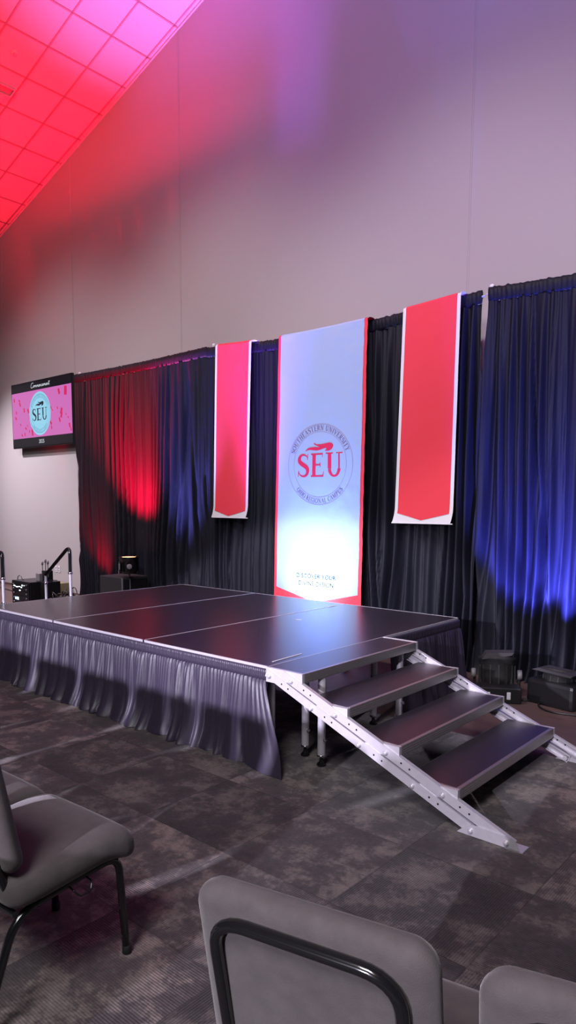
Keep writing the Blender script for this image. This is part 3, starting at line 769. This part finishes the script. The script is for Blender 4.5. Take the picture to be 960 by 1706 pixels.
MB().prism([(-.30, .0), (.27, .0), (.27, .205), (-.24, .205), (-.30, .17)], 'y', 0, .19).build('body', M['khaki'], t)
MB().box(-.28, .28, -.006, .0, .12, .128).build('lid_seam', M['base'], t)
for x, lab in ((-4.685, 'white wall socket plate left of its twin above the khaki case'), (-4.585, 'white wall socket plate next to the far handrail post')):
    t = thing('wall_socket', lab, 'socket', (x, WY, .36), 0, 'wall sockets below the screen')
    MB().box(-.036, .036, -.008, 0, 0, .115, .002).build('plate', M['outlet'], t)
    for z in (.028, .072): MB().box(-.014, .014, -.0095, -.007, z - .012, z + .014, .003).build('outlet', M['grey_plastic'], t)
t = thing('floor_cable', 'thin black cable lying along the floor by the wall at the far left', 'cable'); 
MB().tube(smooth_path([(-7.6, 3.3, .008), (-6.6, 3.25, .008), (-5.8, 3.1, .008), (-5.0, 3.0, .008), (-3.86, 2.75, .008)]), .008, 6).build('cable', M['black_plastic'], t)

# speaker cabinet with uplight on it
t = thing('speaker_cabinet', 'dark grey speaker cabinet standing behind the left corner of the stage', 'speaker', (-1.57, 2.5, 0))
MB().box(-.255, .255, 0, .44, .0, .582, .008).build('cabinet', M['speaker'], t)
MB().box(.2555, .262, .03, .12, .05, .555, .003).build('side_panel', M['black_plastic'], t)
MB().box(.2555, .262, .135, .42, .05, .555, .003).build('side_grille', M['black_plastic'], t)
MB().box(.252, .266, -.004, .012, .02, .575, .002).build('corner_trim', M['grey_plastic'], t)
MB().box(.2555, .266, .122, .132, .02, .565, .001).build('corner_trim', M['grey_plastic'], t)
def par_light(name, label, loc, rz, lens, s=1., tilt=0.):
    t = thing(name, label, 'stage light', loc, rz, 'stage lights on the floor and the speaker')
    R_ = Matrix.Translation((0, 0, .15 * s)) @ Matrix.Rotation(tilt, 4, 'X')
    b = MB().lathe([(.02, -.10), (.085, -.10), (.10, -.085), (.118, -.02), (.120, .09), (.128, .095), (.128, .118), (.112, .118), (.110, .100), (.02, .100)], n=28)
    for k in range(14):
        a = 2 * pi * k / 14; b.box(-.006, .006, .100, .124, -.07, .06)
        n0 = len(b.v) - 8; rm = Matrix.Rotation(a, 4, 'Z')
        for q in range(n0, n0 + 8): b.v[q] = tuple(rm @ Vector(b.v[q]))
    b.xf(Matrix.Scale(s, 4)).xf(R_).build('housing', M['rubber'] if lens is M['lens_dim'] else M['black_metal'], t)
    MB().lathe([(.005, .101), (.108, .101), (.108, .108), (.005, .113)], n=28).xf(Matrix.Scale(s, 4)).xf(R_).build('lens', lens, t)
    yk = MB()
    pts = fillet([(-.15, 0, .0), (-.15, 0, -.15 + .012), (.15, 0, -.15 + .012), (.15, 0, .0)], .03, 5)
    yk.tube(pts, .010, 8); yk.xf(Matrix.Scale(s, 4)).xf(Matrix.Translation((0, 0, .15 * s))).build('yoke', M['rubber'] if lens is M['lens_dim'] else M['black_metal'], t)
    for sx_ in (-1, 1):
        MB().lathe([(.004, -.018), (.030, -.018), (.034, -.010), (.034, .010), (.02, .012)], (sx_ * .155, 0, 0), 'x', 14).xf(Matrix.Scale(s, 4)).xf(Matrix.Translation((0, 0, .15 * s))).build('tilt_knob', M['grey_plastic'], t)
    return t
PL = (-1.325, 2.63, .583)
t = par_light('stage_uplight', 'black round stage light glowing orange on top of the speaker cabinet', PL, radians(-35), M['lens_red'], 1.05)
MB().box(-.13, -.07, -.135, -.105, .07, .20, .008).build('control_box', M['grey_plastic'], t)
for s_ in (-1, 1): MB().tube([(.012 * s_ + .0, -.135, .045), (.04 * s_, -.135, .10)], .009, 8).build('bracket_arm', M['chrome'], t)
MB().box(.045, .085, -.140, -.122, .11, .19, .004).build('label_plate', M['grey_plastic'], t)

# lights on the floor at the right
t = par_light('stage_uplight', 'black stage light on the floor behind the stairs, with a white power label', (4.03, 2.42, 0), radians(30), M['lens_dim'], 1.2, tilt=radians(-14))
MB().box(-.17, .17, -.26, -.10, .0, .13, .012).build('power_box', M['black_plastic'], t)
MB().box(-.115, -.075, -.2625, -.258, .05, .09).build('label_plate', M['outlet'], t)
MB().box(.055, .085, -.264, -.258, .035, .095, .004).build('handle', M['outlet'], t)
MB().prism([(-.13, .32), (.10, .36), (.12, .385), (-.10, .375)], 'y', -.10, .02).build('barn_door', M['speaker'], t)
t = par_light('stage_uplight', 'black stage light on the floor under the drapes at the right edge of the picture', (4.51, 2.52, 0), radians(-12), M['lens_dim'], 1.05, tilt=radians(-10))
MB().box(-.19, .22, -.16, .10, .0, .20, .03).build('power_box', M['black_plastic'], t)
MB().prism([(-.16, .270), (.18, .262), (.20, .280), (-.10, .292)], 'y', -.14, .02).build('barn_door', M['speaker'], t)
for pts, lab in (([(4.15, 2.45, .008), (4.28, 2.36, .008), (4.36, 2.48, .008), (4.38, 2.62, .008)], 'black cable looping between the two stage lights on the floor at the right'),
                 ([(4.42, 2.56, .04), (4.40, 2.42, .008), (4.44, 2.28, .008), (4.58, 2.20, .008), (4.85, 2.30, .008), (5.3, 2.45, .008)], 'black cable curving over the wood floor towards the right edge of the picture'),
                 ([(4.75, 2.62, .03), (4.85, 2.50, .008), (5.1, 2.62, .008), (5.5, 2.7, .008)], 'short black cable leaving the rightmost stage light')):
    o = MB().tube(smooth_path(pts), .0075, 8).build('floor_cable', M['black_plastic']); tag(o, lab, 'cable')

# ------------------------------------------------------------------ screen on the wall
TX0, TX1, TZ0, TZ1, TY = -5.785, -3.80, 1.935 + H, 3.068 + H, 3.385
t = thing('wall_screen', 'black wall screen showing a pink slide with a pale blue seal', 'screen', ((TX0 + TX1) / 2, TY, TZ0))
tw, th = (TX1 - TX0), (TZ1 - TZ0)
MB().box(-tw / 2, tw / 2, 0, .045, 0, th, .006).build('cabinet', M['bezel'], t)
MB().box(-.35, .35, .045, WY - TY, th * .3, th * .72).build('wall_mount', M['black_metal'], t)
MB().box(-tw / 2 + .3, tw / 2 - .3, .045, .075, th * .12, th * .88, .01).build('rear_cover', M['bezel'], t)
b_ = .018
def tvq(name, x0, x1, z0, z1, y, m): return MB().add([(x0, y, z0), (x1, y, z0), (x1, y, z1), (x0, y, z1)], [(0, 1, 2, 3)]).build(name, m, t, fix=False)
zb, zt_ = th * .150, th * .855
tvq('screen_band', -tw / 2 + b_, tw / 2 - b_, b_, zb, -.0012, M['tv_black']); tvq('screen_band', -tw / 2 + b_, tw / 2 - b_, zt_, th - b_, -.0012, M['tv_black'])
pk = tvq('slide', -tw / 2 + b_, tw / 2 - b_, zb, zt_, -.0012, M['tv_pink'])
tf = lambda off: (lambda x, z: (x, off, z))
mb = MB(); rnd = random.Random(12)
conf = [(.90, .62, .075, .0), (.80, .62, .05, .4), (.83, .33, .055, -.3), (.83, .27, .05, -.2), (.80, .20, .04, .5), (.22, .42, .040, .2), (.29, .40, .045, .6), (.31, .30, .035, .2), (.07, .31, .035, .8), (.08, .40, .03, .3),
        (.15, .20, .025, .5), (.24, .13, .03, .9), (.35, .10, .04, .2), (.17, .03, .03, .6), (.22, .04, .03, .2), (.30, .08, .025, .2), (.67, .40, .025, .4), (.69, .36, .02, .9), (.77, .38, .025, .5), (.66, .17, .04, .9),
        (.67, .10, .03, .3), (.95, .10, .04, .4), (.97, .04, .03, .2), (.05, .60, .035, .3), (.14, .58, .03, .9), (.15, .52, .04, .6), (.33, .22, .025, .4), (.90, .27, .02, .3), (.93, .22, .02, .8), (.27, .17, .02, .1), (.35, .05, .05, .3)]
for (u, v, s_, a) in conf:
    x = -tw / 2 + tw * u; z = zb + (zt_ - zb) * min(.96, v * 1.38 + .03)
    lim = tw / 2 - b_ - .002
    pts = [(max(-lim, min(lim, x + s_ * (px * cos(a) - pz * sin(a) * 1.35))), max(zb + .003, min(zt_ - .003, z + s_ * (px * sin(a) + pz * cos(a) * 1.35)))) for px, pz in ((-.6, -.7), (.5, -.8), (.65, .6), (-.4, .75))]
    put_quads(mb, [pts], tf(-.0018))
mb.build('confetti', M['tv_red'], t, fix=False)
sx0, sz0, sr = -tw * .015, (zb + zt_) / 2 - .005, .352
mb = MB(); mb.add([(sx0 + sr * 1.0 * cos(2 * pi * i / 64), -.0022, sz0 + sr * 1.05 * sin(2 * pi * i / 64)) for i in range(64)], [tuple(range(64))]); mb.build('seal_disc', M['tv_cyan'], t, fix=False)
mb = MB(); ring(mb, sx0, sz0, sr * .93, .008, tf(-.0026)); ring(mb, sx0, sz0, sr * .77, .006, tf(-.0026))
arc_text(mb, 'SOUTHEASTERN UNIVERSITY', sx0, sz0, sr * .80, .036, pi / 2, 2.3, tf(-.0026)); arc_text(mb, 'OHIO REGIONAL CAMPUS', sx0, sz0, sr * .80, .034, -pi / 2, 1.75, tf(-.0026), top=False)
mb.build('seal_ring', M['tv_ring'], t, fix=False)
mb = MB(); letters('SEU', sx0, sz0 - .115, .205, 1.18, tf(-.0030), .05, 'seal_initial', M['tv_dark'], t); tri_fill(mb, [(sx0 + p[0] * .72, sz0 + .165 + p[1] * .9) for p in FLAME], tf(-.0030)); mb.build('flame_emblem', M['tv_dark'], t, fix=False)
mb = MB(); sans_text('2025', sx0 + .03, b_ + .045, .066, tf(-.0018), mb); mb.build('year_lettering', M['tv_text'], t, fix=False)
# handwritten word
SCR = {'C': (.62, [(.60, .85), (.50, 1.0), (.25, .95), (.08, .60), (.05, .25), (.20, .0), (.45, .02), (.62, .18)]),
       'o': (.34, [(.0, .12), (.10, .36), (.22, .44), (.10, .40), (.04, .2), (.12, .03), (.24, .10), (.26, .32), (.20, .42), (.34, .34)]),
       'm': (.52, [(.0, .30), (.05, .42), (.06, .02), (.09, .30), (.17, .44), (.21, .36), (.22, .02), (.25, .30), (.34, .44), (.39, .34), (.40, .06), (.46, .03), (.52, .14)]),
       'n': (.36, [(.0, .30), (.05, .42), (.06, .02), (.09, .30), (.18, .44), (.23, .34), (.24, .06), (.30, .03), (.36, .14)]),
       'e': (.28, [(.0, .14), (.12, .20), (.22, .32), (.16, .44), (.06, .34), (.05, .12), (.14, .02), (.28, .14)]),
       'c': (.28, [(.24, .36), (.16, .44), (.06, .34), (.05, .12), (.14, .02), (.28, .14)]),
       't': (.26, [(.02, .14), (.14, .95), (.12, .2), (.16, .03), (.26, .16)])}
mb = MB(); x = 0; wtot = sum(SCR[c][0] for c in 'Commencement')
for c in 'Commencement':
    w_, pts = SCR[c]
    sp_ = smooth_path([(p[0] + x, 0, p[1]) for p in pts], 2)
    kk = .62 / wtot
    put_quads(mb, ribbon([(sx0 + .03 - .31 + (p.x + .12 * p.z) * kk, zt_ + .045 + p.z * .085, .0085) for p in sp_]), tf(-.0018))
    if c == 't': put_quads(mb, ribbon([(sx0 + .03 - .31 + (x + q) * kk, zt_ + .045 + .060, .007) for q in (-.02, .4)]), tf(-.0018))
    x += w_
mb.build('script_lettering', M['tv_text'], t, fix=False)

# ------------------------------------------------------------------ chairs
def rounded_box(w, d, h, r, n=12):
    bm = bmesh.new(); bmesh.ops.create_cube(bm, size=2); bmesh.ops.subdivide_edges(bm, edges=list(bm.edges), cuts=n, use_grid_fill=True)
    hx, hy, hz = w / 2, d / 2, h / 2
    for v in bm.verts:
        p = Vector((v.co.x * hx, v.co.y * hy, v.co.z * hz))
        # push more samples to the rounded rims
        c = Vector((max(-hx + r, min(hx - r, p.x)), max(-hy + r, min(hy - r, p.y)), max(-hz + min(r, hz * .98), min(hz - min(r, hz * .98), p.z))))
        dlt = p - c
        if dlt.length > 1e-9:
            q = Vector((dlt.x / r, dlt.y / r, dlt.z / min(r, hz * .98))); m_ = max(abs(q.x), abs(q.y), abs(q.z)); q = q.normalized() * m_
            p = c + Vector((q.x * r, q.y * r, q.z * min(r, hz * .98)))
        v.co = p
    return bm
def make_chair(label):
    t = thing('padded_chair', label, 'chair', (0, 0, 0), 0, 'padded chairs in rows facing the stage')
    W2, D2 = .52, .475
    bm = rounded_box(W2, D2, .105, .05, 16)
    for v in bm.verts:
        x, y, z = v.co; u = y / (D2 / 2)
        z += .016 * (1 - (2 * x / W2) ** 2) * (1 - u * u) * (1 if z > 0 else 0)
        if u > .35: z -= .030 * ((u - .35) / .65) ** 2 * (1.6 if z < 0 else 1.); 
        if u > .5 : x *= 1 + .015 * (u - .5)
        if u < -.5: x *= 1 - .10 * ((-u - .5) / .5) ** 2
        v.co = (x, y, z + .425 + .018 * u)
    MB().bm(bm, True).build('seat', M['chair'], t)
    MB().box(-.21, .21, -.20, .17, .362, .378, .004).build('seat_pan', M['black_plastic'], t)
    # padded back: rounded outline swept through its thickness
    w, z0, z1, R_ = .480, .475, .880, .050
    def outline(ins_):
        a = []; hw = w / 2 - ins_; r = max(.012, R_ - ins_); zb_, zt2 = z0 + ins_, z1 - ins_
        for (cx_, cz_, a0) in ((hw - r, zt2 - r, 0), (-hw + r, zt2 - r, pi / 2), (-hw + r, zb_ + r, pi), (hw - r, zb_ + r, 1.5 * pi)):
            for k in range(9): a.append((cx_ + r * cos(a0 + pi / 2 * k / 8), cz_ + r * sin(a0 + pi / 2 * k / 8)))
        return a
    prof = [(.060, -.0225 - .004), (.030, -.0225 - .003), (.016, -.0205), (.006, -.014), (.001, -.006), (0, .004), (.002, .014), (.008, .024), (.02, .032), (.045, .037), (.09, .040)]
    vs = []; fs = []
    lean = radians(11)
    def bend(x, y, z):
        y += .14 * x * x + (.012 * (1 - (2 * x / w) ** 2) if y > .02 else 0)   # slight wrap around the sitter
        zz = z - .44; return (x * (1 + .0 * zz), -.205 + y * cos(lean) - zz * sin(lean), .44 + zz * cos(lean) + y * sin(lean))
    for ins_, y in prof:
        crown = lambda x, z: z + .010 * (1 - (2 * x / w) ** 2) * (z - z0) / (z1 - z0)
        vs += [bend(x, y, crown(x, z)) for x, z in outline(ins_)]
    n = 36
    for j in range(len(prof) - 1):
        for i in range(n): fs.append((j * n + i, j * n + (i + 1) % n, (j + 1) * n + (i + 1) % n, (j + 1) * n + i))
    m = MB().add(vs, fs, True)
    for j, ins_, y in ((0, prof[0][0], prof[0][1]), (len(prof) - 1, prof[-1][0], prof[-1][1])):
        # grid-like fill so that the panel follows the bend
        ringp = outline(ins_); vv = []; ff = []; rings_ = 5
        zc = (z0 + z1) / 2
        for k in range(rings_ + 1):
            s_ = 1 - k / rings_
            for x, z in ringp: vv.append(bend(x * s_, y, crown(x * s_, zc + (z - zc) * s_)))
        for k in range(rings_):
            for i in range(n): ff.append((k * n + i, k * n + (i + 1) % n, (k + 1) * n + (i + 1) % n, (k + 1) * n + i))
        m.add(vv, ff, True)
    m.build('backrest', M['chair'], t)
    # back hoop, lying on the rear of the pad and curling forward under the seat
    hw = .185
    zh = .835
    pts = [bend(-hw, -.033, .475), bend(-hw, -.037, zh), bend(hw, -.037, zh), bend(hw, -.033, .475)]
    pts = [(-.20, -.06, .362), (-.20, -.20, .360), (-hw, -.232, .455)] + pts[1:3] + [(hw, -.232, .455), (.20, -.20, .360), (.20, -.06, .362)]
    MB().tube(fillet(pts, .075, 7), .0128, 12).build('back_frame', M['black_metal'], t)
    for s_ in (-1, 1):
        pf = fillet([(s_ * .215, .205, .012), (s_ * .212, .180, .376), (s_ * .205, .05, .362)], .075, 8)
        l = MB().tube(pf, .0135, 12).build('leg', M['black_metal'], t)
        MB().lathe([(.015, 0), (.0165, .004), (.0165, .03), (.0140, .032)], (s_ * .2152, .206, 0), n=12).build('foot_cap', M['rubber'], l)
        for z in (.07, .18): MB().lathe([(.004, -.0145), (.005, -.013), (.005, 0)], (s_ * .2145, .203 - z * .06, z), 'y', 8).build('glide_stud', M['black_plastic'], l)
        pr = fillet([(s_ * .205, .05, .362), (s_ * .208, -.205, .340), (s_ * .222, -.335, .012)], .085, 8)
        l = MB().tube(pr, .0135, 12).build('leg', M['black_metal'], t)
        MB().lathe([(.015, 0), (.0165, .004), (.0165, .03), (.0140, .032)], (s_ * .222, -.336, 0), n=12).build('foot_cap', M['rubber'], l)
        MB().tube(fillet([(s_ * .215, -.02, .352), (s_ * .240, -.02, .345), (s_ * .255, -.005, .325), (s_ * .255, .035, .325), (s_ * .240, .05, .35), (s_ * .215, .05, .352)], .01, 3), .0032, 6).build('link_hook', M['black_metal'], t)
    MB().tube([(-.21, -.205, .342), (.21, -.205, .342)], .011, 10).build('cross_bar', M['black_metal'], t)
    MB().box(-.10, -.03, -.19, -.13, .30, .362, .004).build('card_holder', M['black_plastic'], t)
    return t
ch = make_chair('taupe padded chair at the left, its whole seat and front leg in view')
ch.location = (4.295, -1.872, 0); ch.rotation_euler = (0, 0, radians(3))
dup(ch, (3.758, -1.895, 0), radians(2), 'taupe padded chair at the left edge, only a seat corner showing')
dup(ch, (5.648, -1.850, 0), radians(12.5), 'taupe padded chair in the foreground, its back with black tube hoop towards the viewer')
dup(ch, (6.160, -1.728, 0), radians(16), 'taupe padded chair in the bottom right corner, only the top of its back showing')
rest = [(3.220, -1.905, 1), (2.688, -1.912, 1), (2.156, -1.915, 0), (1.624, -1.915, 0), (1.092, -1.912, 0), (.560, -1.905, -1), (.028, -1.90, -1)]
for x, y, a in rest: dup(ch, (x, y, 0), radians(a), 'taupe padded chair further along the front row, left of the picture edge')

for x in (3.02, 3.56, 4.10, 4.64): dup(ch, (x, -2.93, 0), radians(2), 'taupe padded chair in the row behind, left of the picture edge')

# ------------------------------------------------------------------ lights
def spot(name, loc, aim, energy, color, size, blend=.8, radius=.06):
    l = bpy.data.lights.new(name, 'SPOT'); l.energy = energy; l.color = color; l.spot_size = radians(size); l.spot_blend = blend; l.shadow_soft_size = radius
    o = bpy.data.objects.new(name, l); col.objects.link(o); o.location = loc
    o.rotation_euler = (Vector(aim) - Vector(loc)).to_track_quat('-Z', 'Y').to_euler(); return o
def area(name, loc, aim, energy, color, sx_, sy_):
    l = bpy.data.lights.new(name, 'AREA'); l.energy = energy; l.color = color; l.shape = 'RECTANGLE'; l.size = sx_; l.size_y = sy_
    o = bpy.data.objects.new(name, l); col.objects.link(o); o.location = loc
    o.rotation_euler = (Vector(aim) - Vector(loc)).to_track_quat('-Z', 'Y').to_euler(); return o
spot('red_uplight', (PL[0], PL[1], .89), (-2.2, 3.02, 5.2), 7200, (1., .0, .03), 78, 1.)
spot('red_uplight_low', (-2.30, 2.70, .20), (-2.84, 3.06, 1.7), 520, (1., .0, .03), 66, .9)
spot('blue_uplight_left', (-.75, 2.66, .14), (-.10, 2.90, 6), 5200, (.25, .23, 1.), 44, 1.)
spot('blue_uplight_center', (1.72, 2.52, .20), (1.66, 2.93, 2.2), 360, (.10, .26, 1.), 64, 1.)
spot('white_uplight_center', (1.70, 2.50, .34), (1.66, 2.955, .95), 105, (.75, .90, 1.), 110, 1., .05)
spot('violet_beam_center', (.87, 2.42, .16), (.70, 2.80, 7.0), 9000, (.30, .10, 1.), 31, 1., .22)
spot('blue_uplight_right', (4.03, 2.40, .37), (4.08, 3.05, 1.28), 1900, (.10, .11, 1.), 66, .35)
spot('blue_uplight_far_right', (4.51, 2.50, .31), (4.52, 3.06, 1.3), 1300, (.10, .11, 1.), 70, .35)
spot('front_stage_light', (2.6, -9.5, 2.9), (2.13, -3.1, .0), 6800, (.86, .80, 1.), 36, .10, .13)
spot('front_light_right', (6.6, -11, 3.3), (5.4, -1.0, .2), 3200, (.88, .82, 1.), 30, .35, .06)
for wx_, we_ in ((-4.2, 600), (-.6, 740), (3.0, 740), (6.4, 420)):
    spot('wall_fill', (wx_, -1.2, 6.75 if wx_ > -3 else 6.2), (wx_ + .2, 3.5, 1.7), we_, (1., .90, .98), 78, 1., .25)  # added overhead fill for wall and banners, no known fixture
spot('wall_light_left', (-7.4, .9, 5.4), (-4.5, 3.5, .1), 2000, (1., .88, 1.), 58, 1., .06)
spot('violet_fill_right', (7.5, -6, .9), (3.2, 3.52, 6.8), 2000, (.60, .18, 1.), 44, 1., .3)  # violet tint added for the upper right wall, no known fixture
area('aisle_fill', (6.5, -6.0, 6.5), (4.8, -1.2, 0), 400, (.98, .93, .98), 2, 2)  # soft fill added to lift carpet and chairs, stands for no fitting

w = bpy.data.worlds.new('World'); scene.world = w; w.use_nodes = True
bg = w.node_tree.nodes['Background']; bg.inputs[0].default_value = (.62, .55, .68, 1); bg.inputs[1].default_value = .03

# ------------------------------------------------------------------ camera
yaw, pitch, roll, fpx, py = -.715635715, -.111156380, .00468582045, 1157.48155, 114.162
fwd = Vector((sin(yaw) * cos(pitch), cos(yaw) * cos(pitch), sin(pitch))); rt = Vector((cos(yaw), -sin(yaw), 0)); up = rt.cross(fwd)
r2 = rt * cos(roll) + up * sin(roll); u2 = -rt * sin(roll) + up * cos(roll)
cd = bpy.data.cameras.new('Camera'); cam = bpy.data.objects.new('Camera', cd); col.objects.link(cam)
cd.sensor_fit = 'VERTICAL'; cd.sensor_height = 36; cd.sensor_width = 36; cd.lens = 36 * fpx / 1706; cd.shift_y = py / 1706; cd.clip_start = .05
mw = Matrix.Identity(4)
for i in range(3): mw[i][0] = r2[i]; mw[i][1] = u2[i]; mw[i][2] = -fwd[i]
mw[0][3], mw[1][3], mw[2][3] = 6.44309744, -3.02590251, .982805607 + H
cam.matrix_world = mw
scene.camera = cam
scene.view_settings.view_transform = 'Standard'; scene.view_settings.look = 'None'; scene.view_settings.gamma = 1
scene.view_settings.use_curve_mapping = False; scene.view_settings.exposure = 0.
